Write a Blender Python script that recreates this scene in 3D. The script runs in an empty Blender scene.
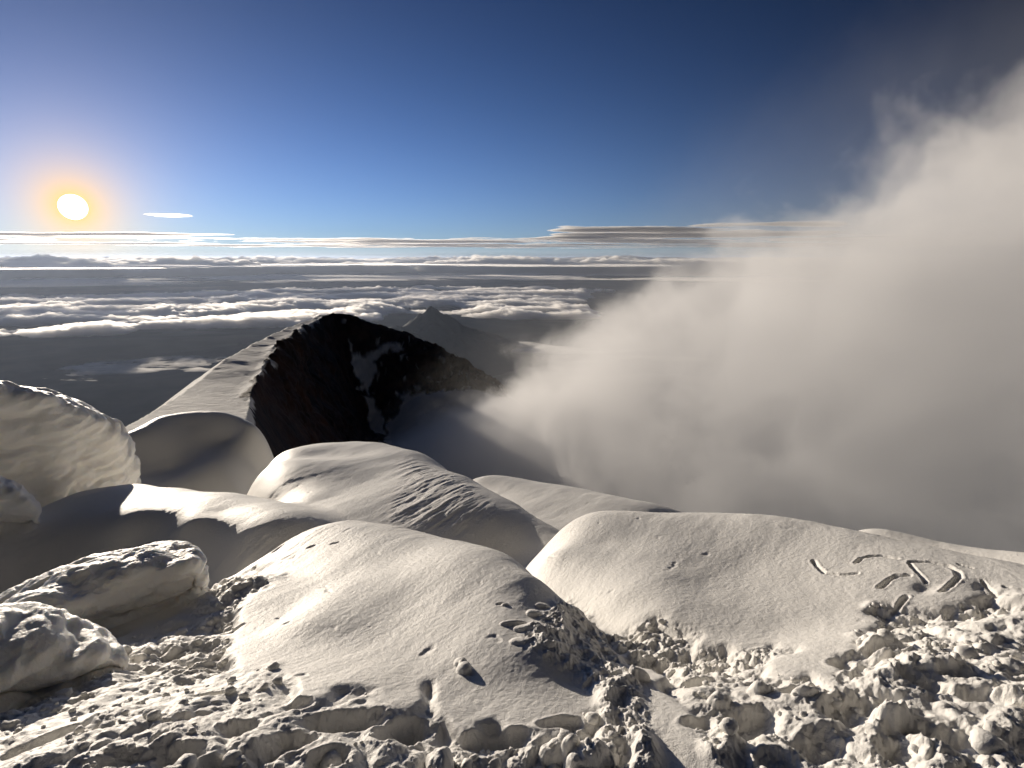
import bpy, math, random
import numpy as np
from mathutils import Vector

HAZE = True
FULL = True
random.seed(7)
rng = np.random.default_rng(11)
scene = bpy.context.scene
C = scene.collection

# ------------------------------------------------------------------ camera
W, H, F = 1024.0, 768.0, 560.0
LEVEL = 258.0                                   # row of the true horizontal
PITCH = math.atan((H/2-LEVEL)/F)                # camera looks down by this
cp, sp = math.cos(PITCH), math.sin(PITCH)

def ray(px, py):
    """pixel -> world direction (x right, y forward, z up)"""
    px = np.asarray(px, float); py = np.asarray(py, float)
    a = (px-W/2)/F; b = (H/2-py)/F
    return a, cp + b*sp, b*cp - sp

def at(px, py, r):
    """world point seen at pixel px,py at horizontal range r"""
    x, y, z = ray(px, py)
    k = r/np.hypot(x, y)
    return float(x*k), float(y*k), float(z*k)

SH = (-.617, .787)                              # horizontal direction towards the sun
def on(px, py, plane, off=0.0, rmax=60):
    """point where the pixel's ray meets a sloping plane (z0 at the origin, fall towards the sun, rise to the right) raised by off"""
    z0, fall, rise = plane
    x, y, z = [float(v) for v in ray(px, py)]
    gx = -fall*SH[0]+rise*SH[1]; gy = -fall*SH[1]-rise*SH[0]
    k = (z0+off)/(z-gx*x-gy*y)
    r = k*math.hypot(x, y)
    if r <= 0 or r > rmax: raise ValueError((px, py, plane, r))
    return x*k, y*k, z*k

def beyond(px, py, r, z):
    """a point out of sight: azimuth of the pixel, range r, height z"""
    x, y, _ = ray(px, py)
    k = r/np.hypot(x, y)
    return float(x*k), float(y*k), float(z)

cam = bpy.data.cameras.new('camera'); co = bpy.data.objects.new('camera', cam); C.objects.link(co)
cam.sensor_width = 36.0; cam.lens = 36.0*F/W
cam.clip_start = 0.05; cam.clip_end = 600000
co.rotation_euler = (math.pi/2-PITCH, 0, 0)
scene.camera = co

# ------------------------------------------------------------------ noise
_P = rng.permutation(256); _P = np.concatenate([_P, _P, _P])
_G2 = np.stack([np.cos(np.arange(256)*2.399963), np.sin(np.arange(256)*2.399963)], 1)
_g = rng.normal(size=(256, 3)); _G3 = _g/np.linalg.norm(_g, axis=1, keepdims=True)

def perlin2(x, y, seed=0):
    x = x+seed*17.13; y = y-seed*9.71
    xi = np.floor(x).astype(np.int64); yi = np.floor(y).astype(np.int64)
    fx = x-xi; fy = y-yi; xi &= 255; yi &= 255
    u = fx*fx*fx*(fx*(fx*6-15)+10); v = fy*fy*fy*(fy*(fy*6-15)+10)
    def g(ix, iy, dx, dy):
        h = _P[_P[ix & 255]+(iy & 255)]
        return _G2[h, 0]*dx+_G2[h, 1]*dy
    a = g(xi, yi, fx, fy); b = g(xi+1, yi, fx-1, fy)
    c = g(xi, yi+1, fx, fy-1); d = g(xi+1, yi+1, fx-1, fy-1)
    return 1.4*((a+(b-a)*u)*(1-v)+(c+(d-c)*u)*v)

def perlin3(x, y, z, seed=0):
    x = x+seed*17.13; y = y-seed*9.71; z = z+seed*3.3
    xi = np.floor(x).astype(np.int64); yi = np.floor(y).astype(np.int64); zi = np.floor(z).astype(np.int64)
    fx = x-xi; fy = y-yi; fz = z-zi
    s = lambda t: t*t*t*(t*(t*6-15)+10)
    u, v, w = s(fx), s(fy), s(fz)
    def g(i, j, k):
        h = _P[_P[_P[(xi+i) & 255]+((yi+j) & 255)]+((zi+k) & 255)]
        return _G3[h, 0]*(fx-i)+_G3[h, 1]*(fy-j)+_G3[h, 2]*(fz-k)
    l = lambda a, b, t: a+(b-a)*t
    return 1.5*l(l(l(g(0,0,0), g(1,0,0), u), l(g(0,1,0), g(1,1,0), u), v),
                 l(l(g(0,0,1), g(1,0,1), u), l(g(0,1,1), g(1,1,1), u), v), w)

def fbm2(x, y, oct=5, seed=0, gain=.5, ridge=False):
    s = 0; a = 1; n = 0
    for k in range(oct):
        p = perlin2(x*2**k, y*2**k, seed+k*3)
        if ridge: p = 1-2*np.abs(p)
        s = s+a*p; n += a; a *= gain
    return s/n

def fbm3(x, y, z, oct=4, seed=0, gain=.5):
    s = 0; a = 1; n = 0
    for k in range(oct):
        s = s+a*perlin3(x*2**k, y*2**k, z*2**k, seed+k*3); n += a; a *= gain
    return s/n

def sstep(a, b, x):
    t = np.clip((x-a)/(b-a), 0, 1)
    return t*t*(3-2*t)

# ------------------------------------------------------------------ thin plate surfaces
class Plate:
    """height over x,y through control points; smooth = slack"""
    def __init__(self, pts, smooth=1e-4):
        p = np.array(pts, float); self.p = p[:, :2]; n = len(p)
        self.s = np.abs(self.p).max()
        q = self.p/self.s
        K = self.k(q, q)+np.eye(n)*smooth
        A = np.zeros((n+3, n+3)); A[:n, :n] = K; A[:n, n] = 1; A[:n, n+1:] = q
        A[n, :n] = 1; A[n+1:, :n] = q.T
        self.w = np.linalg.solve(A, np.concatenate([p[:, 2], [0, 0, 0]])); self.q = q
    @staticmethod
    def k(a, b):
        d2 = ((a[:, None]-b[None])**2).sum(-1)
        return .5*d2*np.log(d2+1e-12)
    def __call__(self, x, y):
        sh = x.shape; q = np.stack([x.ravel(), y.ravel()], 1)/self.s
        out = np.zeros(len(q)); n = len(self.q)
        for i in range(n):
            d2 = ((q-self.q[i])**2).sum(1)
            out += self.w[i]*.5*d2*np.log(d2+1e-12)
        out += self.w[n]+q@self.w[n+1:]
        return out.reshape(sh)

def smax(a, b, k):
    h = np.clip(.5+.5*(a-b)/k, 0, 1)
    return b*(1-h)+a*h+k*h*(1-h)

def smin(a, b, k): return -smax(-a, -b, k)

# ------------------------------------------------------------------ mesh helpers
def mesh_obj(name, V, Fq, mat=None, smooth=True, attrs=None):
    V = np.ascontiguousarray(V, np.float32); Fq = np.ascontiguousarray(Fq, np.int32)
    me = bpy.data.meshes.new(name)
    me.vertices.add(len(V)); me.vertices.foreach_set('co', V.ravel())
    k = Fq.shape[1]
    me.loops.add(Fq.size); me.loops.foreach_set('vertex_index', Fq.ravel())
    me.polygons.add(len(Fq))
    me.polygons.foreach_set('loop_start', np.arange(0, Fq.size, k, dtype=np.int32))
    me.polygons.foreach_set('loop_total', np.full(len(Fq), k, np.int32))
    if smooth: me.polygons.foreach_set('use_smooth', np.ones(len(Fq), bool))
    me.update(calc_edges=True)
    for nm, arr in (attrs or {}).items():
        a = me.attributes.new(nm, 'FLOAT', 'POINT'); a.data.foreach_set('value', np.ascontiguousarray(arr, np.float32).ravel())
    o = bpy.data.objects.new(name, me); C.objects.link(o)
    if mat: me.materials.append(mat)
    return o

def grid_faces(n, m):
    i = np.arange(n*m).reshape(n, m)
    return np.stack([i[:-1, :-1], i[1:, :-1], i[1:, 1:], i[:-1, 1:]], -1).reshape(-1, 4)

def tag(o, label=None, cat=None, kind=None, group=None):
    if label: o['label'] = label
    if cat: o['category'] = cat
    if kind: o['kind'] = kind
    if group: o['group'] = group
    return o

def polar(th0, th1, nt, r0, r1, nr):
    """nr x nt grid of x,y with log spaced range; theta from +y to +x in degrees"""
    th = np.radians(np.linspace(th0, th1, nt)); r = np.exp(np.linspace(math.log(r0), math.log(r1), nr))
    R, T = np.meshgrid(r, th, indexing='ij')
    return R*np.sin(T), R*np.cos(T), R, T

def up_matrix(n, N_):
    """catmull-rom interpolation from n samples to N_ samples"""
    t = np.linspace(0, n-1, N_); i = np.clip(np.floor(t).astype(int), 0, n-2); f = t-i
    M = np.zeros((N_, n)); rows = np.arange(N_)
    w = [-.5*f+f**2-.5*f**3, 1-2.5*f**2+1.5*f**3, .5*f+2*f**2-1.5*f**3, -.5*f**2+.5*f**3]
    for k in range(4):
        np.add.at(M, (rows, np.clip(i+k-1, 0, n-1)), w[k])
    return M

def inside(px, py, poly):
    """signed distance-ish test: boolean inside polygon"""
    r = np.zeros(px.shape, bool); n = len(poly)
    for i in range(n):
        x1, y1 = poly[i]; x2, y2 = poly[(i+1) % n]
        c = ((y1 > py) != (y2 > py)) & (px < (x2-x1)*(py-y1)/(y2-y1+1e-9)+x1)
        r ^= c
    return r

def box_blur(A, k, n=2):
    for _ in range(n):
        for ax in (0, 1):
            B = np.concatenate([np.repeat(A.take([0], ax), k+1, ax), A, np.repeat(A.take([-1], ax), k, ax)], ax)
            c = np.cumsum(B, ax)
            hi = c.take(range(2*k+1, c.shape[ax]), ax); lo = c.take(range(0, c.shape[ax]-2*k-1), ax)
            A = (hi-lo)/(2*k+1)
    return A

def worley2(x, y, seed=0, jit=1.0):
    """distance to the nearest feature point and its random value"""
    xi = np.floor(x).astype(np.int64); yi = np.floor(y).astype(np.int64)
    best = np.full(x.shape, 9.); second = np.full(x.shape, 9.); val = np.zeros(x.shape)
    for dx in (-1, 0, 1):
        for dy in (-1, 0, 1):
            cx = xi+dx; cy = yi+dy
            h = _P[_P[_P[(cx+seed*7) & 255]+(cy & 255)]+(seed & 255)]; h2 = _P[h+31]; h3 = _P[h2+17]
            px_ = cx+.5+(h/255.-.5)*jit; py_ = cy+.5+(h2/255.-.5)*jit
            d = np.hypot(x-px_, y-py_)
            nb = d < best
            second = np.where(nb, best, np.minimum(second, d)); val = np.where(nb, h3/255., val); best = np.where(nb, d, best)
    return best, second, val

def to_px(x, y, z):
    """where a world point shows in the picture (used to lay out the regions of the terrain)"""
    d = y*cp-z*sp; v = y*sp+z*cp
    return W/2+F*x/d, H/2-F*v/d

# ------------------------------------------------------------------ materials
def new_mat(name):
    m = bpy.data.materials.new(name); m.use_nodes = True
    nt = m.node_tree; nt.nodes.clear()
    out = nt.nodes.new('ShaderNodeOutputMaterial')
    return m, nt, out

def N(nt, typ, **kw):
    n = nt.nodes.new(typ)
    for k, v in kw.items():
        if k in n.inputs: n.inputs[k].default_value = v
        else: setattr(n, k, v)
    return n

def snow_mat(name, grain=170.0, bump=.55, dist=.006, base=(.90, .88, .835), sss=0.0):
    m, nt, out = new_mat(name)
    L = nt.links.new
    b = N(nt, 'ShaderNodeBsdfPrincipled'); b.inputs['Roughness'].default_value = .55
    b.inputs['Base Color'].default_value = (*base, 1)
    b.inputs['Specular IOR Level'].default_value = .25
    if sss:
        b.inputs['Subsurface Weight'].default_value = 1
        b.inputs['Subsurface Radius'].default_value = (1, 1.1, 1.3)
        b.inputs['Subsurface Scale'].default_value = sss
    g = N(nt, 'ShaderNodeNewGeometry')
    n1 = N(nt, 'ShaderNodeTexNoise', Scale=grain, Detail=3.0, Roughness=.7)
    n2 = N(nt, 'ShaderNodeTexNoise', Scale=grain*.18, Detail=4.0, Roughness=.6)
    L(g.outputs['Position'], n1.inputs['Vector']); L(g.outputs['Position'], n2.inputs['Vector'])
    b1 = N(nt, 'ShaderNodeBump', Strength=bump, Distance=dist)
    b2 = N(nt, 'ShaderNodeBump', Strength=bump*.7, Distance=dist*3)
    L(n1.outputs['Fac'], b1.inputs['Height']); L(n2.outputs['Fac'], b2.inputs['Height'])
    L(b1.outputs['Normal'], b2.inputs['Normal']); L(b2.outputs['Normal'], b.inputs['Normal'])
    L(b.outputs['BSDF'], out.inputs['Surface'])
    return m

M_snow = snow_mat('snow')
M_block = snow_mat('packed_snow', grain=60, bump=.3, dist=.02, sss=.035)

#%%SKY
# ------------------------------------------------------------------ sun and sky
sx, sy, sz = [float(v) for v in ray(73, 207)]
SUN = Vector((sx, sy, sz)).normalized()
EL = math.asin(SUN.z); AZ = math.atan2(SUN.x, SUN.y)

world = bpy.data.worlds.new('World'); scene.world = world; world.use_nodes = True
nt = world.node_tree; nt.nodes.clear(); L = nt.links.new
wo = N(nt, 'ShaderNodeOutputWorld'); bg = N(nt, 'ShaderNodeBackground', Strength=.15)
sky = N(nt, 'ShaderNodeTexSky', sky_type='NISHITA', sun_disc=False)
sky.sun_elevation = EL; sky.sun_rotation = AZ; sky.altitude = 5900; sky.air_density = 1.0; sky.dust_density = .6; sky.ozone_density = 3.0
hs = N(nt, 'ShaderNodeGamma', Gamma=1.3)
L(sky.outputs[0], hs.inputs['Color'])
# aureole of the low sun, by angle from its direction
tc = N(nt, 'ShaderNodeTexCoord'); dt = N(nt, 'ShaderNodeVectorMath', operation='DOT_PRODUCT'); dt.inputs[1].default_value = SUN
L(tc.outputs['Generated'], dt.inputs[0])
ac = N(nt, 'ShaderNodeMath', operation='ARCCOSINE'); L(dt.outputs['Value'], ac.inputs[0])
sx_ = N(nt, 'ShaderNodeSeparateXYZ'); L(tc.outputs['Generated'], sx_.inputs[0])
hz = N(nt, 'ShaderNodeMath', operation='MULTIPLY'); hz.inputs[1].default_value = -9.0; L(sx_.outputs['Z'], hz.inputs[0])
hz2 = N(nt, 'ShaderNodeMath', operation='EXPONENT', use_clamp=True); L(hz.outputs[0], hz2.inputs[0])
hz3 = N(nt, 'ShaderNodeMath', operation='MULTIPLY'); hz3.inputs[1].default_value = .85; L(hz2.outputs[0], hz3.inputs[0])
hm = N(nt, 'ShaderNodeMix', data_type='RGBA'); hm.inputs[7].default_value = (3.0, 3.6, 4.1, 1)
L(hz3.outputs[0], hm.inputs[0]); L(hs.outputs[0], hm.inputs[6])
# the sky deepens towards the side away from the sun and overhead
dk_ = N(nt, 'ShaderNodeMapRange'); dk_.inputs[1].default_value = .10; dk_.inputs[2].default_value = 1.0; dk_.inputs[3].default_value = .14; dk_.inputs[4].default_value = 1.0
L(dt.outputs['Value'], dk_.inputs[0])
sat = N(nt, 'ShaderNodeHueSaturation', Saturation=.98, Value=.52); L(hm.outputs[2], sat.inputs['Color'])
sv = N(nt, 'ShaderNodeVectorMath', operation='SCALE'); L(sat.outputs[0], sv.inputs[0])
el1 = N(nt, 'ShaderNodeMapRange'); el1.inputs[1].default_value = 0; el1.inputs[2].default_value = .6; el1.inputs[3].default_value = 1; el1.inputs[4].default_value = .38; L(sx_.outputs['Z'], el1.inputs[0])
el2 = N(nt, 'ShaderNodeMath', operation='MULTIPLY'); L(el1.outputs[0], el2.inputs[0]); L(dk_.outputs[0], el2.inputs[1]); L(el2.outputs[0], sv.inputs['Scale'])
acc = sv.outputs[0]
for deg, col, st in ((6.0, (1, .72, .34), 1.9), (15., (.88, .9, .92), .4)):
    m1 = N(nt, 'ShaderNodeMath', operation='MULTIPLY'); m1.inputs[1].default_value = -1/math.radians(deg); L(ac.outputs[0], m1.inputs[0])
    m2 = N(nt, 'ShaderNodeMath', operation='EXPONENT'); L(m1.outputs[0], m2.inputs[0])
    v = N(nt, 'ShaderNodeVectorMath', operation='SCALE'); v.inputs[0].default_value = [c*st for c in col]; L(m2.outputs[0], v.inputs['Scale'])
    ad = N(nt, 'ShaderNodeVectorMath', operation='ADD'); L(acc, ad.inputs[0]); L(v.outputs[0], ad.inputs[1]); acc = ad.outputs[0]
g1 = N(nt, 'ShaderNodeMath', operation='MULTIPLY'); g1.inputs[1].default_value = -1/math.radians(2.0); L(ac.outputs[0], g1.inputs[0])
g2 = N(nt, 'ShaderNodeMath', operation='EXPONENT'); L(g1.outputs[0], g2.inputs[0])
g3 = N(nt, 'ShaderNodeMath', operation='MULTIPLY', use_clamp=True); g3.inputs[1].default_value = 1.5; L(g2.outputs[0], g3.inputs[0])
gm = N(nt, 'ShaderNodeMix', data_type='RGBA'); gm.inputs[7].default_value = (6.6, 3.9, 1.3, 1); L(g3.outputs[0], gm.inputs[0]); L(acc, gm.inputs[6]); acc = gm.outputs[2]
L(acc, bg.inputs['Color']); L(bg.outputs[0], wo.inputs['Surface'])

ld = bpy.data.lights.new('sun_light', 'SUN'); ld.energy = 4.0; ld.angle = math.radians(.53); ld.color = (1, .88, .73)
lo = bpy.data.objects.new('sun_light', ld); C.objects.link(lo)
lo.rotation_euler = (-SUN).to_track_quat('-Z', 'Y').to_euler()
#%%FG
# ------------------------------------------------------------------ foreground snow
def foreground():
    NT, NR = (1800, 1500) if FULL else (900, 750)
    XF, YF, RF, TF = polar(-70, 70, NT, .7, 45, NR)
    X, Y, R, T = polar(-70, 70, 450, .7, 45, 375)
    # general lie of the trampled ground: falls away from the camera
    ground = Plate([
        at(0, 768, 2.0), at(250, 768, 1.62), at(512, 768, 1.55), at(760, 768, 1.7), at(1024, 768, 2.1),
        at(120, 700, 2.7), at(230, 660, 2.8), at(250, 600, 3.8), at(235, 575, 4.3), at(30, 650, 4.2), at(110, 640, 4.1), at(170, 622, 4.3), at(160, 660, 3.3),
        at(700, 660, 2.7), at(640, 640, 3.2), at(880, 650, 2.9), at(1024, 620, 3.6),
        beyond(100, 500, 7, -3.9), beyond(300, 500, 6, -3.4), beyond(520, 600, 5, -3.2), beyond(560, 600, 8, -4.6),
        beyond(800, 500, 10, -6), beyond(1100, 500, 8, -5), beyond(300, 400, 20, -14), beyond(0, 400, 14, -8), beyond(900, 400, 20, -14),
        beyond(512, 400, 60, -60), beyond(-100, 400, 60, -60), beyond(1100, 400, 60, -60),
        (0, .7, -1.62), (-.7, .3, -1.62), (.7, .3, -1.62)])
    # central mound
    mp = (-1.42, .235, .02)
    cr = [(290, 541), (320, 527), (350, 521), (400, 527), (460, 540), (510, 557), (545, 582)]
    P = [on(px, py, mp, o) for px, py, o in [
        (400, 560, .02), (330, 560, .0), (300, 600, .0), (265, 600, -.05), (250, 650, -.06), (400, 600, .02), (470, 600, .04), (520, 600, .03),
        (400, 680, .0), (320, 680, .0), (260, 700, -.05), (480, 680, .02), (540, 640, .0), (400, 740, .0), (300, 768, -.02), (560, 700, -.06), (500, 768, -.03)]]
    crest = [on(px, py, mp, -.04) for px, py in cr]
    P += crest
    for (x, y, z) in crest:                     # falls away beyond the crest
        k = 1+.9/math.hypot(x, y); P.append((x*k, y*k, z-.62))
        k = 1+3/math.hypot(x, y); P.append((x*k, y*k, z-2.4))
    mound = Plate(P+[
        on(232, 640, mp, -.12), on(255, 590, mp, -.10), on(270, 562, mp, -.09), at(600, 760, 1.6),
        beyond(575, 600, 3.5, -2.5), beyond(612, 650, 2.8, -2.2), beyond(655, 700, 2.3, -2.1), beyond(700, 760, 1.95, -2.0),
        beyond(225, 600, 3.5, -2.7), beyond(195, 640, 3.2, -2.6), beyond(170, 700, 2.4, -2.2),
        beyond(400, 800, 1.1, -1.75)])
    # right ridge
    rp = (-1.6, .265, -.05)
    rcrest = [on(px, py, rp, -.03) for px, py in [(560, 534), (578, 519), (620, 515), (700, 514), (760, 515), (820, 523), (900, 540), (1024, 566), (1150, 600)]]
    P = list(rcrest)
    for (x, y, z) in rcrest:
        k = 1+1.1/math.hypot(x, y); P.append((x*k, y*k, z-.85)); k = 1+4/math.hypot(x, y); P.append((x*k, y*k, z-4))
    ridge = Plate(P+[on(px, py, rp, o) for px, py, o in [(545, 560, -.05), (600, 545, .02), (600, 570, .02), (700, 545, .03), (660, 575, .05), (700, 590, -.01), (740, 570, -.05), (800, 560, .0), (800, 600, -.03), (900, 575, .03), (1000, 600, .02), (900, 620, .0),
        (610, 600, .0), (700, 630, .03), (640, 630, .0), (800, 660, -.02), (700, 680, -.02), (900, 700, -.02), (1000, 700, .0), (800, 768, -.04), (1024, 768, .0)]]
        + [beyond(528, 580, 4.6, -2.95), beyond(520, 560, 5.2, -3.4), beyond(570, 620, 3.4, -2.65), beyond(600, 680, 2.7, -2.4), beyond(650, 768, 2.0, -2.1)])
    # far right low crest behind the ridge
    lip = Plate([at(860, 530, 8.0), at(930, 540, 7.8), at(1024, 553, 7.4), at(1150, 575, 7.0), beyond(800, 500, 8.6, -4.6), beyond(930, 500, 9.6, -5.3), beyond(1100, 500, 9.4, -5.2),
        beyond(800, 520, 7.6, -4.2), beyond(930, 540, 6.6, -3.6), beyond(1100, 500, 5.8, -3.4), beyond(900, 500, 14, -10), beyond(600, 500, 9, -7)])
    # left drift and the middle crest with its wind scoop
    dp = (-2.6, .10, .03); ep = (-2.6, .13, .0)
    dcrest = [on(px, py, dp, -.02) for px, py in [(-80, 575), (0, 531), (35, 513), (70, 497), (100, 490), (150, 487), (190, 492), (240, 497)]]
    ecrest = [on(px, py, ep, -.08) for px, py in [(252, 478), (275, 457), (300, 449), (335, 444), (365, 443), (390, 445), (430, 457), (470, 480), (520, 508), (550, 535)]]
    def fall(crest):
        out = []
        for (x, y, z) in crest:
            for kk, dd in ((.6, .18), (1.6, .9), (5, 5)):
                k = 1+kk/math.hypot(x, y); out.append((x*k, y*k, z-dd))
        return out
    # left drift: lit shoulder, shaded near side
    drift = Plate(dcrest+fall(dcrest)+[on(px, py, dp, o) for px, py, o in [(60, 512, .05), (110, 503, .06), (170, 503, .06), (20, 535, .0), (220, 512, .03), (250, 530, .0), (180, 527, .0), (300, 520, .0)]]
        + [on(px, py, dp, o) for px, py, o in [(60, 545, -.16), (60, 572, -.42), (120, 535, -.10), (120, 562, -.42), (170, 550, -.25), (0, 570, -.22), (0, 600, -.50), (205, 572, -.35), (-80, 615, -.40), (-80, 590, -.1)]]
        + [beyond(250, 600, 4.2, -2.75), beyond(350, 600, 4.7, -3.4), beyond(450, 600, 5.5, -3.9), beyond(120, 640, 4.6, -3.6), beyond(0, 640, 4.6, -3.7), beyond(400, 500, 9, -5)])
    # middle crest with its wind scoops
    hump = Plate(ecrest+fall(ecrest)+[on(px, py, ep, o) for px, py, o in [(300, 520, .05), (280, 505, .0), (270, 490, -.04), (300, 485, -.01), (342, 480, .02), (330, 500, -.02), (372, 482, -.02), (398, 492, .06), (385, 508, .05), (340, 519, .06),
        (290, 465, -.05), (312, 458, -.06), (335, 456, -.05), (365, 456, -.05), (395, 462, -.02), (435, 472, .0), (420, 475, .04), (430, 500, .02), (440, 530, -.08), (490, 550, -.25), (480, 520, -.05), (520, 565, -.45)]]
        + [beyond(230, 500, 9, -4.8), beyond(225, 480, 12, -6.5), beyond(250, 560, 5.5, -3.3), beyond(350, 600, 4.7, -3.4), beyond(450, 600, 4.8, -3.5), beyond(560, 580, 5, -3.8)], 1e-3)
    # lit swell behind it
    swell = Plate([at(470, 481, 15), at(495, 477, 15.5), at(540, 483, 15), at(590, 491, 14.2), at(640, 502, 13), at(685, 514, 12),
        at(520, 500, 12.5), at(560, 515, 11), at(600, 520, 10.5), at(640, 516, 11), beyond(470, 520, 11.5, -5.6), beyond(540, 540, 9.5, -4.9), beyond(600, 560, 8, -4.6), beyond(440, 500, 14, -7),
        beyond(500, 500, 18, -9), beyond(600, 500, 17, -8.6), beyond(700, 500, 15, -8), beyond(740, 500, 11, -6), beyond(600, 500, 25, -20), beyond(420, 500, 20, -14)])
    def lim(r0, r1):      # each surface fades out of the way outside the ring it was laid out for
        return 30*(1-sstep(r0*.7, r0, R))+30*sstep(r1, r1*1.6, R)
    tdeg = np.degrees(T)
    def side(t0, t1, w=6.):
        return 12*(1-sstep(t0-w, t0, tdeg))+12*sstep(t1, t1+w, tdeg)
    az = lambda px, py: math.degrees(math.atan2(*[float(v) for v in ray(px, py)[:2]]))
    # the far snow shoulder below the left wall
    knob = Plate([at(100, 446, 25), at(125, 434, 25.5), at(155, 418, 26.5), at(200, 412, 27), at(232, 417, 26.5), at(256, 431, 25.5), at(271, 448, 24.6), at(274, 462, 24),
        at(135, 450, 24), at(160, 436, 24.6), at(190, 424, 25.6), at(200, 445, 24.2), at(170, 470, 22.8), at(230, 440, 24.4), at(250, 465, 23), at(225, 490, 21), at(150, 500, 20.5),
        at(258, 480, 22.6), at(245, 500, 21), beyond(290, 470, 23, -13), beyond(290, 440, 25, -13), beyond(270, 500, 21, -11.5),
        beyond(200, 412, 29.5, -8.6), beyond(256, 431, 28, -10.5), beyond(125, 434, 28, -8.8), beyond(155, 418, 36, -11), beyond(200, 412, 40, -16), beyond(256, 420, 40, -20), beyond(60, 430, 26, -9), beyond(40, 430, 40, -20)])
    Zg = ground(X, Y)
    Zm = mound(X, Y)-lim(1.3, 5.5)-side(az(170, 700), az(720, 760))
    Zr = ridge(X, Y)-lim(1.9, 9)-side(az(500, 600), 90)
    Zl = lip(X, Y)-lim(5.8, 12)-side(az(780, 520), 90)
    Zd = drift(X, Y)-lim(4.2, 14)-side(-90, az(345, 540), 22)
    Zh = hump(X, Y)-lim(5.2, 18)-side(az(235, 500), az(590, 540))
    Zs = swell(X, Y)-lim(8, 25)-side(az(440, 500), az(740, 520))
    Zk = knob(X, Y)-lim(20, 42)-side(az(60, 450), az(300, 470), 4)
    MA, MB = up_matrix(375, NR), up_matrix(450, NT)
    up = lambda A: MA@A@MB.T
    X, Y, R, T = XF, YF, RF, TF
    Z = up(Zg); Zd = up(Zd); Zh = up(Zh); Zr = up(Zr); Zm = up(Zm); Zs = up(Zs)
    Z = smax(Z, up(Zk), .3)
    Z = smax(Z, Zd, .10)
    Z = smax(Z, Zh, .10)
    Z = smax(Z, Zs, .15)
    Z = smax(Z, up(Zl), .10)
    Z = smax(Z, Zr, .06)
    Z = smax(Z, Zm, .05)
    QX, QY = to_px(X, Y, Z)                     # where the smooth ground shows: lays out the trodden areas
    # ---- trodden snow
    t1 = [(60, 590), (196, 575), (300, 556), (262, 580), (243, 612), (230, 645), (232, 668), (285, 672), (300, 690), (352, 694), (385, 706), (432, 690), (448, 718), (470, 742), (540, 735), (600, 705), (625, 720), (640, 800), (1100, 900), (-900, 1600), (-500, 640), (-60, 650), (0, 690), (110, 640), (180, 610)]
    t2 = [(608, 640), (650, 625), (690, 622), (700, 645), (760, 652), (800, 668), (832, 690), (845, 655), (870, 625), (900, 600), (950, 605), (985, 590), (1040, 600), (1500, 760), (1500, 2500), (650, 2500), (780, 800), (700, 730), (650, 670)]
    warp = 9
    wx = QX+fbm2(X*3, Y*3, 3, 61)*warp*4; wy = QY+fbm2(X*3+9, Y*3, 3, 62)*warp*4
    tr = (inside(wx, wy, t1) | inside(wx, wy, t2) | (R < 1.45)).astype(float)
    tr[R > 6.5] = 0
    trs = box_blur(tr, 5 if FULL else 3)
    # broken lumps in three sizes, packed edge to edge
    D = np.zeros_like(Z)
    sel = trs > .003
    x = X[sel]; y = Y[sel]
    wxx = x+fbm2(x*5, y*5, 3, 71)*.05; wyy = y+fbm2(x*5+4, y*5, 3, 72)*.05
    amt = fbm2(x*1.7, y*1.7, 3, 73)
    d = fbm2(x*1.6, y*1.6, 4, 74)*.15
    for cell, h, sd in ((.27, .050, 3), (.11, .022, 5), (.048, .011, 9), (.022, .006, 12)):
        b_, s_, v_ = worley2(wxx/cell, wyy/cell, sd, .95)
        lump = np.sqrt(np.clip(1-(b_/.66)**2, 0, 1))*sstep(0, .30, s_-b_)
        d += h*(lump*(.25+.75*v_)*(v_ > .25) - .35)*np.clip(.65+1.6*amt, .08, 1.25)
    d += fbm2(x*9, y*9, 4, 75, .6)*.02
    bl = 0
    for k, f_ in enumerate((4.2, 8.6, 17., 35.)):
        bl = bl+np.abs(perlin2(wxx*f_, wyy*f_, 130+k))*.5**k
    d += (bl-.5)*.085*np.clip(.8+1.2*amt, .2, 1.4)
    D[sel] = d
    Z = Z+D*trs*(.6+.4*sstep(1.6, 3.0, R))*(1-.3*(1-sstep(450, 700, QX)))-.02*trs
    # ---- soft drift relief on the untrodden snow
    sm = 1-trs
    s1, s2 = SH
    U = X*.55+Y*.83; W_ = X*.83-Y*.55          # along and across the wind
    sel = R < 30
    rel = np.zeros_like(Z)
    x, y = U[sel], W_[sel]
    rip = fbm2(x*2.2, y*7, 4, 81, .55, True)*.0042+fbm2(x*.8, y*1.5, 3, 82)*.035+fbm2(x*7, y*9, 4, 83)*.003+fbm2(x*45, y*45, 2, 85)*.0012
    pit = np.clip(fbm2(x*6, y*6, 3, 84)-.42, 0, 1)*-.06
    rel[sel] = rip+pit
    far = sstep(4.5, 8, R)
    Z += rel*sm*(.65-.15*far)
    # stepped wind crust: right flank of the middle crest, shaded side of the left drift, hollow between drift and mound
    def zone(poly, k=12):
        return box_blur(inside(QX, QY, poly).astype(float), k)
    zc = np.clip(zone([(398, 455), (470, 480), (500, 520), (460, 530), (400, 530), (385, 510), (402, 488)]) + zone([(190, 580), (220, 560), (280, 530), (330, 530), (280, 555), (240, 570)]) + .6*zone([(-200, 560), (60, 525), (190, 530), (200, 570), (40, 620), (-200, 700)]), 0, 1)
    st = fbm2(U*1.1+.3*fbm2(X, Y, 3, 91), W_*5, 5, 92, .6)
    ter = np.floor(st*7)/7+.14*sstep(.6, 1, st*7-np.floor(st*7))
    Z += zc*(ter*.030+fbm2(U*1.6, W_*9, 5, 93, .6, True)*.016)
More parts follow.
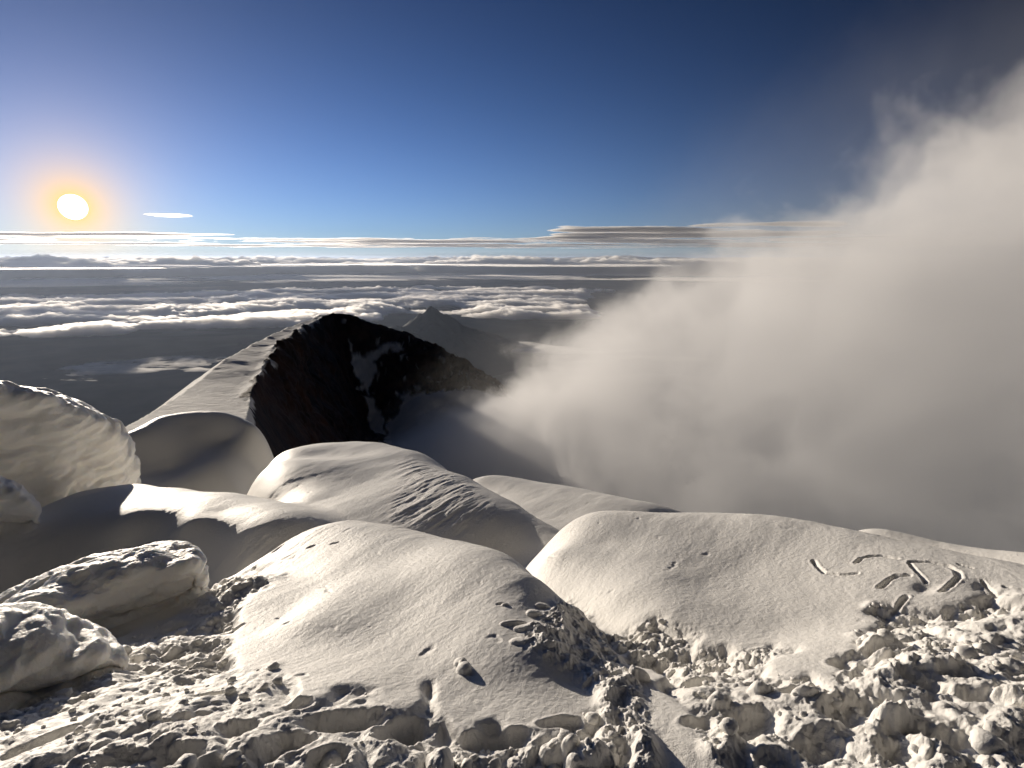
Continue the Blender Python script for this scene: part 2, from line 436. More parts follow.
    # ---- pits, footprints and lumps laid where the photo has them (pixel, then metres)
    lr0 = math.log(.7); dlr = (math.log(45)-lr0)/(NR-1); dth = math.radians(140)/(NT-1)
    def where(px, py):
        m = np.hypot(QX-px, QY-py); m = np.where((m < 2.0), R, 1e6+m)
        k = int(np.argmin(m)); return X.flat[k], Y.flat[k]
    def window(cx, cy, rad):
        r = math.hypot(cx, cy); t = math.atan2(cx, cy)
        i0 = int((math.log(max(r-rad, .71))-lr0)/dlr); i1 = int((math.log(r+rad)-lr0)/dlr)+2
        w = rad/r*1.1
        j0 = int((t-w+math.radians(70))/dth); j1 = int((t+w+math.radians(70))/dth)+2
        return slice(max(i0, 0), min(i1, NR)), slice(max(j0, 0), min(j1, NT))
    def pit_at(cx, cy, a, b, ang, depth, rim=.03, rough=.30):
        w = window(cx, cy, max(a, b)*1.9); r_c = math.hypot(cx, cy)
        x = X[w]-cx; y = Y[w]-cy
        u = (x*math.cos(ang)+y*math.sin(ang))/a; v = (-x*math.sin(ang)+y*math.cos(ang))/b
        d = np.sqrt(u*u+v*v)+fbm2(X[w]*9, Y[w]*9, 4, 101, .65)*rough*1.4
        Z[w] -= depth*(.5 if r_c > 2.1 else .36)*(1-sstep(.35, 1.05, d))
        Z[w] += depth*rim*np.exp(-((d-1.15)/.16)**2)
    def lump_at(cx, cy, a, b, ang, h):
        w = window(cx, cy, max(a, b)*1.5)
        x = X[w]-cx; y = Y[w]-cy
        u = (x*math.cos(ang)+y*math.sin(ang))/a; v = (-x*math.sin(ang)+y*math.cos(ang))/b
        d = np.sqrt(u*u+v*v)+fbm2(X[w]*14, Y[w]*14, 3, 103)*.3
        Z[w] += .7*h*np.sqrt(np.clip(1-d*d, 0, 1))
    for px, py, a, b, ang, dep in [
        (909, 622, .13, .06, -.9, .12), (886, 647, .17, .055, .0, .12), (843, 660, .07, .06, .3, .12), (919, 676, .13, .075, -1.0, .14), (999, 612, .18, .06, -.3, .10),
        (940, 640, .08, .05, -.6, .10), (862, 702, .16, .12, .4, .20), (806, 690, .10, .06, -.2, .12), (754, 716, .14, .10, .6, .17), (700, 676, .10, .05, .2, .09), (668, 650, .08, .045, .3, .08),
        (640, 632, .05, .03, .1, .05), (990, 690, .14, .08, -.5, .15), (950, 730, .14, .09, -.7, .15), (900, 745, .10, .07, .3, .13), (1015, 650, .10, .07, .2, .13), (960, 668, .09, .05, -.4, .1),
        (820, 740, .12, .08, .5, .13), (700, 720, .08, .05, .4, .09), (780, 755, .09, .06, .1, .12),
        (345, 715, .17, .07, .25, .16), (405, 725, .11, .07, .6, .20), (290, 735, .09, .06, .4, .13), (330, 755, .08, .06, .2, .13), (500, 735, .14, .045, .15, .13), (560, 720, .10, .04, .3, .10), (240, 720, .08, .05, .4, .10), (180, 745, .09, .05, .2, .10), (120, 750, .08, .05, .4, .08), (60, 725, .12, .05, .3, .09), (300, 700, .06, .04, .1, .09), (210, 690, .07, .04, .3, .08),
        (235, 625, .07, .03, .5, .05), (20, 735, .10, .06, .2, .10), (265, 745, .07, .05, .3, .10), (215, 755, .08, .04, .1, .10),
        (278, 617, .02, .012, .2, .015), (286, 622, .03, .012, .4, .018), (311, 545, .05, .02, .2, .03), (335, 541, .06, .018, .1, .025), (322, 585, .03, .01, .1, .012), (500, 602, .03, .015, .1, .02)]:
        cx, cy = where(px, py); pit_at(cx, cy, a, b, ang, dep)
    for px, py, a, b, ang, h in [
        (465, 668, .035, .045, 0, .045), (461, 662, .03, .03, 0, .03), (515, 622, .07, .022, .1, .03), (525, 628, .055, .03, .2, .03), (535, 612, .05, .035, .4, .035), (545, 605, .05, .03, .4, .03), (505, 603, .02, .015, .1, .015), (524, 640, .06, .03, .0, .02),
        (590, 750, .10, .07, .2, .10), (560, 745, .07, .05, .3, .08), (440, 760, .05, .06, .2, .10), (640, 680, .05, .04, 0, .08), (635, 655, .04, .03, 0, .05),
        (805, 695, .05, .035, 0, .06), (760, 690, .05, .04, 0, .06), (890, 712, .07, .05, .3, .09), (1010, 690, .06, .05, .2, .08), (720, 700, .05, .04, .2, .06), (870, 600, .03, .02, .1, .0)]:
        cx, cy = where(px, py); lump_at(cx, cy, a, b, ang, h)
    def fin(pts, wl, wr, h):
        P = [where(a, b) for a, b in pts]; acc = np.zeros_like(Z)
        for (x0, y0), (x1, y1) in zip(P[:-1], P[1:]):
            L_ = math.hypot(x1-x0, y1-y0); w = window((x0+x1)/2, (y0+y1)/2, L_/2+max(wl, wr)*2.5)
            x = X[w]-x0; y = Y[w]-y0; t = np.clip((x*(x1-x0)+y*(y1-y0))/(L_*L_+1e-9), 0, 1)
            s_ = ((x*(y1-y0)-y*(x1-x0)) > 0)
            d = np.hypot(x-t*(x1-x0), y-t*(y1-y0))/np.where(s_, wr, wl)
            acc[w] = np.maximum(acc[w], np.exp(-d**1.6))
        (xa, ya), (xb, yb) = P[0], P[-1]
        acc *= sstep(0, wr*1.6, np.hypot(X-xa, Y-ya))*sstep(0, wr*2.2, np.hypot(X-xb, Y-yb))
        Z[:] = Z+h*acc
    # slumped edge of the mound and the crack down its right side
    e = zone([(520, 640), (560, 600), (590, 620), (640, 690), (660, 770), (590, 770), (600, 700)], 8)
    Z += e*(fbm2(X*4, Y*4, 5, 111, .6, True)*.07)
    # lines drawn in the snow of the right ridge with a finger or pole
    def groove(pts, wid, dep):
        P = [where(614+.4012*a, 460+.401*b) for a, b in pts]
        for (x0, y0), (x1, y1) in zip(P[:-1], P[1:]):
            L_ = math.hypot(x1-x0, y1-y0)
            w = window((x0+x1)/2, (y0+y1)/2, L_/2+wid*3)
            x = X[w]-x0; y = Y[w]-y0
            t = np.clip((x*(x1-x0)+y*(y1-y0))/(L_*L_+1e-9), 0, 1)
            d = np.hypot(x-t*(x1-x0), y-t*(y1-y0))+fbm2(X[w]*18, Y[w]*18, 2, 121)*wid*.35
            G[w] = np.maximum(G[w], (1-sstep(wid*.35, wid, d))*np.clip(.85+.9*fbm2(X[w]*12, Y[w]*12, 3, 122), .35, 1.2))
            B_[w] = np.maximum(B_[w], np.exp(-((d-wid*1.3)/(wid*.35))**2))
    G = np.zeros_like(Z); B_ = np.zeros_like(Z)
    for pts, wid in [([(500, 246), (508, 262), (528, 276), (560, 281), (608, 279)], .034), ([(608, 252), (618, 241), (645, 237), (672, 237), (705, 242)], .036),
        ([(742, 252), (790, 252), (832, 258), (856, 272), (862, 288), (848, 304), (820, 324)], .036), ([(738, 256), (755, 276), (780, 298)], .026), ([(664, 314), (685, 298), (710, 287), (735, 286)], .040),
        ([(655, 368), (672, 374), (692, 372), (712, 358), (730, 338)], .034), ([(920, 295), (940, 314), (962, 332)], .020), ([(975, 312), (1000, 318), (1022, 322)], .024), ([(925, 350), (980, 350)], .012), ([(880, 358), (920, 364), (985, 392)], .050),
        ([(860, 256), (895, 264)], .016)]:
        groove(pts, wid*.6, .03)
    Z += -.030*G+.005*B_*(1-G)*(.4+1.2*np.abs(fbm2(X*30, Y*30, 2, 150)))
    V = np.stack([X, Y, Z], -1).reshape(-1, 3)
    o = mesh_obj('snow_ground', V, grid_faces(*X.shape)[:, ::-1], M_snow)
    tag(o, kind='structure')
    return X, Y, Z, QX, QY, trs
FG = foreground()

def crumbs():
    """loose clods lying on the trodden snow"""
    X, Y, Z, QX, QY, trs = FG
    g = random.Random(5)
    import bmesh
    bm = bmesh.new(); bmesh.ops.create_icosphere(bm, subdivisions=2, radius=1.0)
    base = np.array([v.co[:] for v in bm.verts]); fc = np.array([[v.index for v in f.verts] for f in bm.faces]); bm.free()
    ok = np.argwhere((trs > .35) & (np.hypot(X, Y) < 6) & (np.abs(np.arctan2(X, Y)) < .95))
    Vs = []; Fs = []; n = 0
    cl = rng.normal(size=(len(ok),))
    for k in range(3000):
        i, j = ok[g.randrange(len(ok))]
        r = math.hypot(X[i, j], Y[i, j])
        if g.random() > (r/3.2)**1.2 and r < 3.2: continue
        if fbm2(np.array([X[i, j]*2.1]), np.array([Y[i, j]*2.1]), 2, 140)[0] < -.12: continue
        s_ = .0055*math.exp(abs(g.gauss(0, .75)))
        s_ = min(s_, .05)
        sc = np.array([g.uniform(.8, 1.3), g.uniform(.8, 1.3), g.uniform(.6, .95)])*s_
        a = g.uniform(0, 6.28); o = g.uniform(0, 50)
        d = 1+.42*perlin3(base[:, 0]*1.3+o, base[:, 1]*1.3, base[:, 2]*1.3)+.16*perlin3(base[:, 0]*3.5+o, base[:, 1]*3.5, base[:, 2]*3.5)
        v = base*d[:, None]*sc
        v = np.stack([v[:, 0]*math.cos(a)-v[:, 1]*math.sin(a), v[:, 0]*math.sin(a)+v[:, 1]*math.cos(a), v[:, 2]], 1)
        v += np.array([X[i, j], Y[i, j], Z[i, j]+s_*.25])
        Vs.append(v); Fs.append(fc+n); n += len(v)
    o = mesh_obj('loose_snow', np.concatenate(Vs), np.concatenate(Fs), M_snow)
    tag(o, 'loose crumbs of broken snow lying on the trodden ground', 'snow crumbs', 'stuff')
crumbs()

# ------------------------------------------------------------------ blocks of packed snow
def loft(name, rows, nu, nv, mat, amp, freq, strata=0.0, seed=0, label=None, cat=None):
    """closed block: rows of 3-D control points (all the same length), smoothed both ways, roughened along the normal"""
    A = np.array(rows, float)                   # rows x cols x 3
    def cap(c, nb): return np.repeat((c.mean(0)+(c.mean(0)-nb.mean(0))*.12)[None], len(c), 0)[:, None]
    A = np.concatenate([cap(A[:, 0], A[:, 1]), A, cap(A[:, -1], A[:, -2])], 1)
    MU, MV = up_matrix(A.shape[0], nu), up_matrix(A.shape[1], nv)
    G = np.einsum('ui,ijc,vj->uvc', MU, A, MV)
    du = np.gradient(G, axis=0); dv = np.gradient(G, axis=1)
    n = np.cross(dv, du); n /= np.linalg.norm(n, axis=2, keepdims=True)+1e-9
    if n[nu//3:2*nu//3, :, 1].mean() > 0: n = -n          # outwards = towards the near side
    x, y, z = G[..., 0], G[..., 1], G[..., 2]
    d = fbm3(x*freq, y*freq, z*freq*1.5, 6, seed, .55)*amp
    d = d+(np.abs(fbm3(x*freq*.6, y*freq*.6, z*freq*2.2, 4, seed+5))*-2.2+.5)*amp*.6
    if strata:
        q = z/strata+fbm3(x*.8, y*.8, z*.8, 3, seed+9)*1.6
        f = q-np.floor(q); d = d+(sstep(.0, .35, f)-sstep(.65, 1, f))*amp*.55
    e = np.minimum(sstep(0, .06, np.linspace(0, 1, nv)), 1)[None, :]
    G = G+n*d[..., None]
    F0 = grid_faces(nu, nv)
    V = G.reshape(-1, 3)
    o = mesh_obj(name, V, F0, mat); o['kind'] = 'thing'
    tag(o, label, cat)
    return o

def block_rows(cols):
    """cols: (px, crest py, lip py, foot py, r of the face, depth of the block, drop of the back)"""
    rows = [[] for _ in range(7)]
    for px, pc, pl, pf, r, dep, drop in cols:
        c = at(px, pc, r+dep*.45)
        rows[0].append(beyond(px, pc, r+dep*1.2, c[2]-drop))
        rows[1].append(beyond(px, pc, r+dep, c[2]-.28*dep-.03))
        rows[2].append(c)
        rows[3].append(at(px, pl, r))
        m = at(px, (pl+pf)/2, r+.02*r)
        rows[4].append(m)
        f = at(px, pf, r-.01*r)
        rows[5].append(f)
        rows[6].append((f[0]*.99, f[1]*.99, f[2]-.14*r))
    return rows

loft('snow_wall', block_rows([(-120, 372, 384, 560, 12.0, 2.4, 4), (-50, 379, 390, 560, 12.2, 2.4, 4), (0, 388, 398, 560, 12.4, 2.2, 4), (30, 394, 403, 555, 12.5, 2.2, 4), (58, 399, 409, 545, 12.6, 2.0, 4), (78, 407, 417, 535, 12.9, 1.8, 4), (98, 419, 427, 530, 13.2, 1.7, 4), (118, 427, 437, 525, 13.6, 1.6, 4), (128, 445, 456, 525, 14.2, 1.4, 3), (136, 470, 480, 525, 14.8, 1.0, 3)]),
     320, 520, M_block, .12, .9, .55, 3, 'tall wall of layered wind-packed snow at the left edge of the view', 'snow wall')
loft('snow_block', block_rows([(-40, 478, 490, 545, 9.6, .9, 2), (0, 484, 495, 545, 9.6, .8, 2), (15, 488, 499, 542, 9.5, .8, 2), (28, 499, 508, 540, 9.5, .7, 2), (36, 516, 522, 538, 9.6, .5, 1.5)]),
     140, 160, M_block, .09, 1.8, .25, 7, 'small rounded snow block at the foot of the tall snow wall', 'snow block')
loft('snow_cornice', block_rows([(-70, 650, 668, 700, 4.0, 1.3, 1.2), (-20, 620, 640, 690, 4.15, 1.2, 1.2), (20, 600, 622, 668, 4.25, 1.1, 1.2), (60, 577, 606, 650, 4.35, 1.1, 1.2), (100, 562, 592, 642, 4.45, 1.0, 1.2), (135, 556, 577, 636, 4.5, .95, 1.2), (165, 554, 566, 628, 4.5, .85, 1.2), (188, 556, 563, 612, 4.5, .7, 1.2), (197, 563, 572, 600, 4.55, .45, 1.0)]),
     340, 420, M_block, .075, 2.6, .16, 11, 'overhanging snow cornice with a pale shaded face left of the central mound', 'snow cornice')
loft('snow_slab', block_rows([(-90, 640, 700, 745, 3.1, 1.0, .5), (-30, 622, 680, 725, 3.15, 1.0, .5), (10, 612, 672, 712, 3.2, 1.0, .5), (45, 616, 664, 706, 3.2, .9, .5), (80, 628, 658, 700, 3.2, .7, .5), (104, 642, 656, 690, 3.2, .5, .5), (116, 655, 664, 680, 3.25, .35, .4)]),
     240, 300, M_block, .055, 3.2, .13, 17, 'low broken snow slab with a lit top in the lower left corner', 'snow slab')

# ------------------------------------------------------------------ crater rim peak
def peak():
    NR, NT = (900, 1100) if FULL else (400, 500)
    XF, YF, RF, TF = polar(-42, 22, NT, 40, 900, NR)
    X, Y, R, T = polar(-42, 22, 275, 40, 900, 225)
    ridge = [(120, 431, 62), (135, 424, 75), (160, 408, 100), (200, 381, 150), (225, 364, 190), (250, 349, 235), (275, 333, 245), (298, 322, 308), (320, 319, 340), (345, 321, 345), (375, 329, 345), (400, 337, 340), (425, 346, 330), (450, 358, 320), (470, 369, 310), (490, 382, 300), (530, 410, 280), (580, 440, 260)]
    crest = np.array([at(*q) for q in [(95, 446, 50), (122, 429, 60), (160, 407, 80), (200, 380, 112), (240, 352, 160), (272, 335, 225), (298, 323, 300), (318, 317, 338)]])
    t_ = np.linspace(0, len(crest)-1, 400); Cr = up_matrix(len(crest), 400)@crest
    wid = np.interp(t_, [0, 1, 2, 3, 4, 5, 6, 7], [10, 10, 10, 9.5, 9, 8.5, 8, 6])
    P = [at(*q) for q in ridge if q[0] >= 298]
    for (x, y, z) in P[:]:
        for k, d_ in ((1.12, .035), (1.45, .26)): P.append((x*k, y*k, z*k-d_*math.hypot(x, y)))
    P += [beyond(285, 400, 235, -60), beyond(275, 400, 175, -48), beyond(270, 400, 120, -42), beyond(272, 400, 90, -36), beyond(262, 370, 275, -68), beyond(230, 370, 300, -90), beyond(200, 370, 200, -75), beyond(150, 400, 120, -50), beyond(220, 400, 120, -50)]
    # dark face and the snow bowl under it
    P += [at(*q) for q in [(300, 350, 322), (290, 380, 270), (275, 410, 235), (275, 440, 205), (300, 400, 290), (320, 430, 262), (300, 470, 215), (340, 360, 330), (370, 380, 312), (350, 420, 285), (385, 400, 292), (385, 440, 262), (420, 370, 312), (450, 385, 300), (420, 400, 275), (400, 450, 235), (440, 440, 230), (450, 480, 190), (400, 490, 190), (500, 440, 230), (500, 490, 180), (340, 480, 195), (270, 480, 160), (560, 500, 180)]]
    P += [beyond(60, 400, 120, -60), beyond(60, 400, 300, -220), beyond(100, 400, 500, -420), beyond(300, 500, 70, -38), beyond(500, 500, 70, -55), beyond(600, 500, 100, -80), beyond(600, 500, 400, -260), beyond(700, 400, 600, -500), beyond(350, 400, 800, -600), beyond(200, 500, 45, -22), beyond(120, 500, 45, -20), beyond(400, 500, 110, -75)]
    Zc = Plate(P, 2e-4)(X, Y)
    near_i = np.zeros(X.shape, int); bd = np.full(X.shape, 1e9)
    for i in range(0, 400, 2):
        d2 = (X-Cr[i, 0])**2+(Y-Cr[i, 1])**2; m_ = d2 < bd; bd = np.where(m_, d2, bd); near_i = np.where(m_, i, near_i)
    i2 = np.clip(near_i, 1, 398); tx = Cr[i2+1, 0]-Cr[i2-1, 0]; ty = Cr[i2+1, 1]-Cr[i2-1, 1]; tl = np.hypot(tx, ty)
    dx, dy = X-Cr[i2, 0], Y-Cr[i2, 1]
    sd = (dx*ty-dy*tx)/tl                        # right of the crest is positive
    al = (dx*tx+dy*ty)/tl                        # past either end
    w_ = wid[i2]; rt = np.maximum(sd, 0)
    Zs = Cr[i2, 2]-np.maximum(-sd, 0)*.7-.13*rt-2.0*np.maximum(rt-w_, 0)-.6*np.abs(al)*(np.abs(al) > 3)
    Zs = np.maximum(Zs, -400)
    UA, UB = up_matrix(225, NR), up_matrix(275, NT)
    Z = UA@Zc@UB.T; Zs = UA@Zs@UB.T; rt = UA@rt@UB.T; w_ = UA@w_@UB.T
    jag = fbm2(XF/11, YF/11, 5, 241, .6)*5
    spur = (Zs > Z) & (rt < w_-.5+jag)
    Z = smax(Z, Zs, 3.)
    X, Y, R, T = XF, YF, RF, TF
    QX, QY = to_px(X, Y, Z)
    wx = QX+fbm2(X/14, Y/14, 4, 201)*14; wy = QY+fbm2(X/14+5, Y/14, 4, 202)*10
    near = R < 352
    dark = inside(wx, wy, [(322, 312), (345, 306), (420, 338), (500, 378), (520, 400), (470, 392), (430, 392), (405, 400), (388, 425), (385, 470), (380, 520), (268, 520), (262, 470), (256, 425), (254, 400), (270, 372), (286, 352), (300, 336)]) & near
    for poly in ([(338, 340), (350, 345), (358, 358), (372, 352), (390, 345), (402, 350), (388, 357), (372, 362), (378, 376), (372, 388), (362, 392), (358, 376), (346, 362), (336, 352)], [(352, 396), (362, 398), (382, 412), (386, 440), (372, 436), (358, 424), (348, 408)], [(400, 358), (410, 356), (404, 366)]):
        dark &= ~(inside(wx, wy, poly) & near)
    sp = fbm2(X/5, Y/5, 4, 210)+.25*fbm2(X/1.6, Y/1.6, 3, 211)
    dark &= ~((sp > .44) & (QX > 330))
    st_ = fbm2((X*.9+Y*.4)/3.2, (X*.4-Y*.9)/16, 5, 251, .6)
    dark &= ~((st_ > .30) & (QY > 375) & (QX > 335))
    dark |= (Zs > Z-4) & (rt > w_-.5+jag) & (QY > 330) & (R > 90)
    dark &= ~spur
    dk = box_blur(dark.astype(float), 1, 1)
    dkw = box_blur(dark.astype(float), 10)
    rock = fbm2(X/26, Y/26, 6, 221, .55, True)*5+fbm2(X/6, Y/6, 4, 222, .55)*2.2
    snow = fbm2(X/40, Y/32, 4, 231)*3.0+spur*(fbm2(X/13, Y/17, 4, 236)*1.3)+fbm2((X*.6+Y*.8)/30, (X*.8-Y*.6)/6, 4, 232, .5, True)*np.where(spur, .15, 1.0)
    gr = sstep(60, 160, R)
    Z = Z+(rock*dkw+snow*(1-dkw)*.9*np.where(spur, .45, 1))*gr
    for ax_, sd_ in ((0, 301), (1, 311)):        # ledges and gullies pushed sideways out of the steep face
        q = (fbm3(X/9, Y/9, Z/7, 4, sd_, .6)*3.2+fbm3(X/26, Y/26, Z/18, 3, sd_+5)*4)*dkw*gr
        if ax_ == 0: X = X+q
        else: Y = Y+q
    o = mesh_obj('crater_rim_hill', np.stack([X, Y, Z], -1).reshape(-1, 3), grid_faces(*X.shape)[:, ::-1], M_peak, True, {'rock': dk})
    tag(o, kind='structure')

def peak_mat():
    m, nt, out = new_mat('peak'); L = nt.links.new
    b = N(nt, 'ShaderNodeBsdfPrincipled'); b.inputs['Roughness'].default_value = .85; b.inputs['Specular IOR Level'].default_value = .15
    g = N(nt, 'ShaderNodeNewGeometry'); a = N(nt, 'ShaderNodeAttribute', attribute_name='rock')
    n1 = N(nt, 'ShaderNodeTexNoise', Scale=.09, Detail=7.0, Roughness=.65); L(g.outputs['Position'], n1.inputs['Vector'])
    r1 = N(nt, 'ShaderNodeValToRGB'); e = r1.color_ramp.elements
    e[0].position = .35; e[0].color = (.010, .008, .008, 1); e[1].position = .75; e[1].color = (.075, .034, .022, 1)
    L(n1.outputs['Fac'], r1.inputs['Fac'])
    mx = N(nt, 'ShaderNodeMix', data_type='RGBA'); mx.inputs[6].default_value = (.80, .79, .77, 1)
    L(a.outputs['Fac'], mx.inputs[0]); L(r1.outputs[0], mx.inputs[7])
    n2 = N(nt, 'ShaderNodeTexNoise', Scale=.5, Detail=8.0, Roughness=.7); L(g.outputs['Position'], n2.inputs['Vector'])
    bp = N(nt, 'ShaderNodeBump', Strength=.5, Distance=1.0); L(n2.outputs['Fac'], bp.inputs['Height']); L(bp.outputs['Normal'], b.inputs['Normal'])
    L(mx.outputs[2], b.inputs['Base Color']); L(b.outputs[0], out.inputs['Surface'])
    return m
M_peak = peak_mat()
peak()
#%%PLUME
# ------------------------------------------------------------------ steam rising out of the crater
def plume():
    A0 = Vector(at(400, 502, 200)); A1 = Vector(at(1010, 424, 118))
    ax = (A1-A0); Ln = ax.length; ax.normalize()
    R0, K = 24.0, .165
    Smax = Ln*1.45
    q = ax.to_track_quat('X', 'Z')
    ns, na = 40, 36
    V = []; Fc = []
    for i in range(ns):
        s_ = -8+(Smax+8)*i/(ns-1); rad = 1.62*(R0+K*max(s_, 0))
        if s_ < 0: rad = 1.62*R0*(1+s_/9)
        for j in range(na):
            a = 2*math.pi*j/na
            w = 1+.05*math.sin(3*a+s_*.05)+.03*math.sin(5*a-s_*.09)
            V.append((s_, rad*w*math.cos(a), rad*w*math.sin(a)))
    for i in range(ns-1):
        for j in range(na):
            Fc.append((i*na+j, i*na+(j+1) % na, (i+1)*na+(j+1) % na, (i+1)*na+j))
    Fc.append(tuple(range(na))[::-1]); Fc.append(tuple((ns-1)*na+j for j in range(na)))
    me = bpy.data.meshes.new('steam_cloud'); me.from_pydata(V, [], Fc); me.update()
    o = bpy.data.objects.new('steam_cloud', me); C.objects.link(o)
    o.location = A0; o.rotation_mode = 'QUATERNION'; o.rotation_quaternion = q
    m, nt, out = new_mat('steam'); L = nt.links.new
    tc = N(nt, 'ShaderNodeTexCoord'); sp = N(nt, 'ShaderNodeSeparateXYZ'); L(tc.outputs['Object'], sp.inputs[0])
    def M(op, a, b=None, clamp=False):
        n = N(nt, 'ShaderNodeMath', operation=op, use_clamp=clamp)
        for k, v in ((0, a), (1, b)):
            if v is None: continue
            if isinstance(v, (int, float)): n.inputs[k].default_value = v
            else: L(v, n.inputs[k])
        return n.outputs[0]
    X = sp.outputs['X']
    rho = M('SQRT', M('ADD', M('MULTIPLY', sp.outputs['Y'], sp.outputs['Y']), M('MULTIPLY', sp.outputs['Z'], sp.outputs['Z'])))
    rad = M('ADD', M('MULTIPLY', M('MAXIMUM', X, 0.0), K), R0)
    f = M('SUBTRACT', 1.0, M('DIVIDE', rho, rad))
    n1 = N(nt, 'ShaderNodeTexNoise', Scale=.04, Detail=7.0, Roughness=.62); n1.inputs['Distortion'].default_value = .6
    L(tc.outputs['Object'], n1.inputs['Vector'])
    n2 = N(nt, 'ShaderNodeTexNoise', Scale=.11, Detail=5.0, Roughness=.6); L(tc.outputs['Object'], n2.inputs['Vector'])
    g = M('ADD', M('ADD', f, M('MULTIPLY', M('SUBTRACT', n1.outputs['Fac'], .5), 1.25)), M('MULTIPLY', M('SUBTRACT', n2.outputs['Fac'], .5), .38))
    mr = N(nt, 'ShaderNodeMapRange', interpolation_type='SMOOTHSTEP'); mr.inputs[1].default_value = .05; mr.inputs[2].default_value = .18; L(g, mr.inputs[0])
    # faint veil outside the dense body
    mr2 = N(nt, 'ShaderNodeMapRange', interpolation_type='SMOOTHSTEP'); mr2.inputs[1].default_value = -.42; mr2.inputs[2].default_value = .12; L(g, mr2.inputs[0])
    hull = N(nt, 'ShaderNodeMapRange', interpolation_type='SMOOTHSTEP'); hull.inputs[1].default_value = -.54; hull.inputs[2].default_value = -.30; L(f, hull.inputs[0])
    start = N(nt, 'ShaderNodeMapRange', interpolation_type='SMOOTHSTEP'); start.inputs[1].default_value = -6; start.inputs[2].default_value = 22; L(X, start.inputs[0])
    den = M('MULTIPLY', M('MULTIPLY', M('ADD', M('MULTIPLY', mr.outputs[0], .048), M('MULTIPLY', mr2.outputs[0], .0016)), hull.outputs[0]), start.outputs[0])
    pv = N(nt, 'ShaderNodeVolumePrincipled', Anisotropy=.2); pv.inputs['Color'].default_value = (.995, .995, 1, 1)
    L(den, pv.inputs['Density']); L(pv.outputs[0], out.inputs['Volume'])
    me.materials.append(m)
    tag(o, 'thick pale steam cloud pouring out of the crater to the right', 'steam', 'stuff')
plume()
#%%FAR
# ------------------------------------------------------------------ plain, mountain, clouds, haze
def ground_mat():
    m, nt, out = new_mat('plain'); L = nt.links.new
    b = N(nt, 'ShaderNodeBsdfPrincipled'); b.inputs['Roughness'].default_value = .9; b.inputs['Specular IOR Level'].default_value = .1
    g = N(nt, 'ShaderNodeNewGeometry')
    n1 = N(nt, 'ShaderNodeTexNoise', Scale=.00022, Detail=8.0, Roughness=.62); L(g.outputs['Position'], n1.inputs['Vector'])
    r1 = N(nt, 'ShaderNodeValToRGB'); e = r1.color_ramp.elements
    e[0].position = .35; e[0].color = (.010, .018, .030, 1); e[1].position = .70; e[1].color = (.085, .088, .085, 1)
    L(n1.outputs['Fac'], r1.inputs['Fac'])
    n2 = N(nt, 'ShaderNodeTexVoronoi', Scale=.0016); L(g.outputs['Position'], n2.inputs['Vector'])
    n3 = N(nt, 'ShaderNodeTexNoise', Scale=.00012, Detail=3.0); L(g.outputs['Position'], n3.inputs['Vector'])
    mr = N(nt, 'ShaderNodeMapRange'); mr.inputs[1].default_value = .52; mr.inputs[2].default_value = .62; L(n3.outputs['Fac'], mr.inputs[0])
    mm = N(nt, 'ShaderNodeMath', operation='MULTIPLY'); mm.inputs[1].default_value = .35; L(mr.outputs[0], mm.inputs[0])
    mx = N(nt, 'ShaderNodeMix', data_type='RGBA', blend_type='MIX')
    sc = N(nt, 'ShaderNodeHueSaturation'); sc.inputs['Saturation'].default_value = .15; sc.inputs['Value'].default_value = .35; L(n2.outputs['Color'], sc.inputs['Color'])
    L(mm.outputs[0], mx.inputs[0]); L(r1.outputs[0], mx.inputs[6]); L(sc.outputs[0], mx.inputs[7])
    L(mx.outputs[2], b.inputs['Base Color']); L(b.outputs[0], out.inputs['Surface'])
    return m
M_plain = ground_mat()
M_far, _nt, _out = new_mat('mountain')
_b = N(_nt, 'ShaderNodeBsdfPrincipled', Roughness=.9); _n = N(_nt, 'ShaderNodeTexNoise', Scale=.002, Detail=6.0); _r = N(_nt, 'ShaderNodeValToRGB')
_r.color_ramp.elements[0].color = (.010, .013, .018, 1); _r.color_ramp.elements[1].color = (.035, .036, .04, 1)
_nt.links.new(_n.outputs['Fac'], _r.inputs['Fac']); _nt.links.new(_r.outputs[0], _b.inputs['Base Color']); _nt.links.new(_b.outputs[0], _out.inputs['Surface'])

def flank(r):
    """height of the volcano's own flank: steep below the rim, easing into the plain"""
    return -2900+2900*np.exp(-(r-0)/3300.)-60*0

def plain():
    X, Y, R, T = polar(-80, 80, 700, 500, 320000, 700)
    hills = fbm2(X/7000, Y/7000, 6, 3, .5, True)*160*np.exp(-((R-13000)/9000)**2)+fbm2(X/16000, Y/16000, 4, 8)*90
    Z = -2900+3100*np.exp(-R/2300.)+np.maximum(hills, -60)*sstep(1500, 9000, R)
    Z -= 350*sstep(400, 1200, R)*np.exp(-R/5000)
    o = mesh_obj('plain', np.stack([X, Y, Z], -1).reshape(-1, 3), grid_faces(*X.shape)[:, ::-1], M_plain)
    tag(o, kind='structure')
plain()

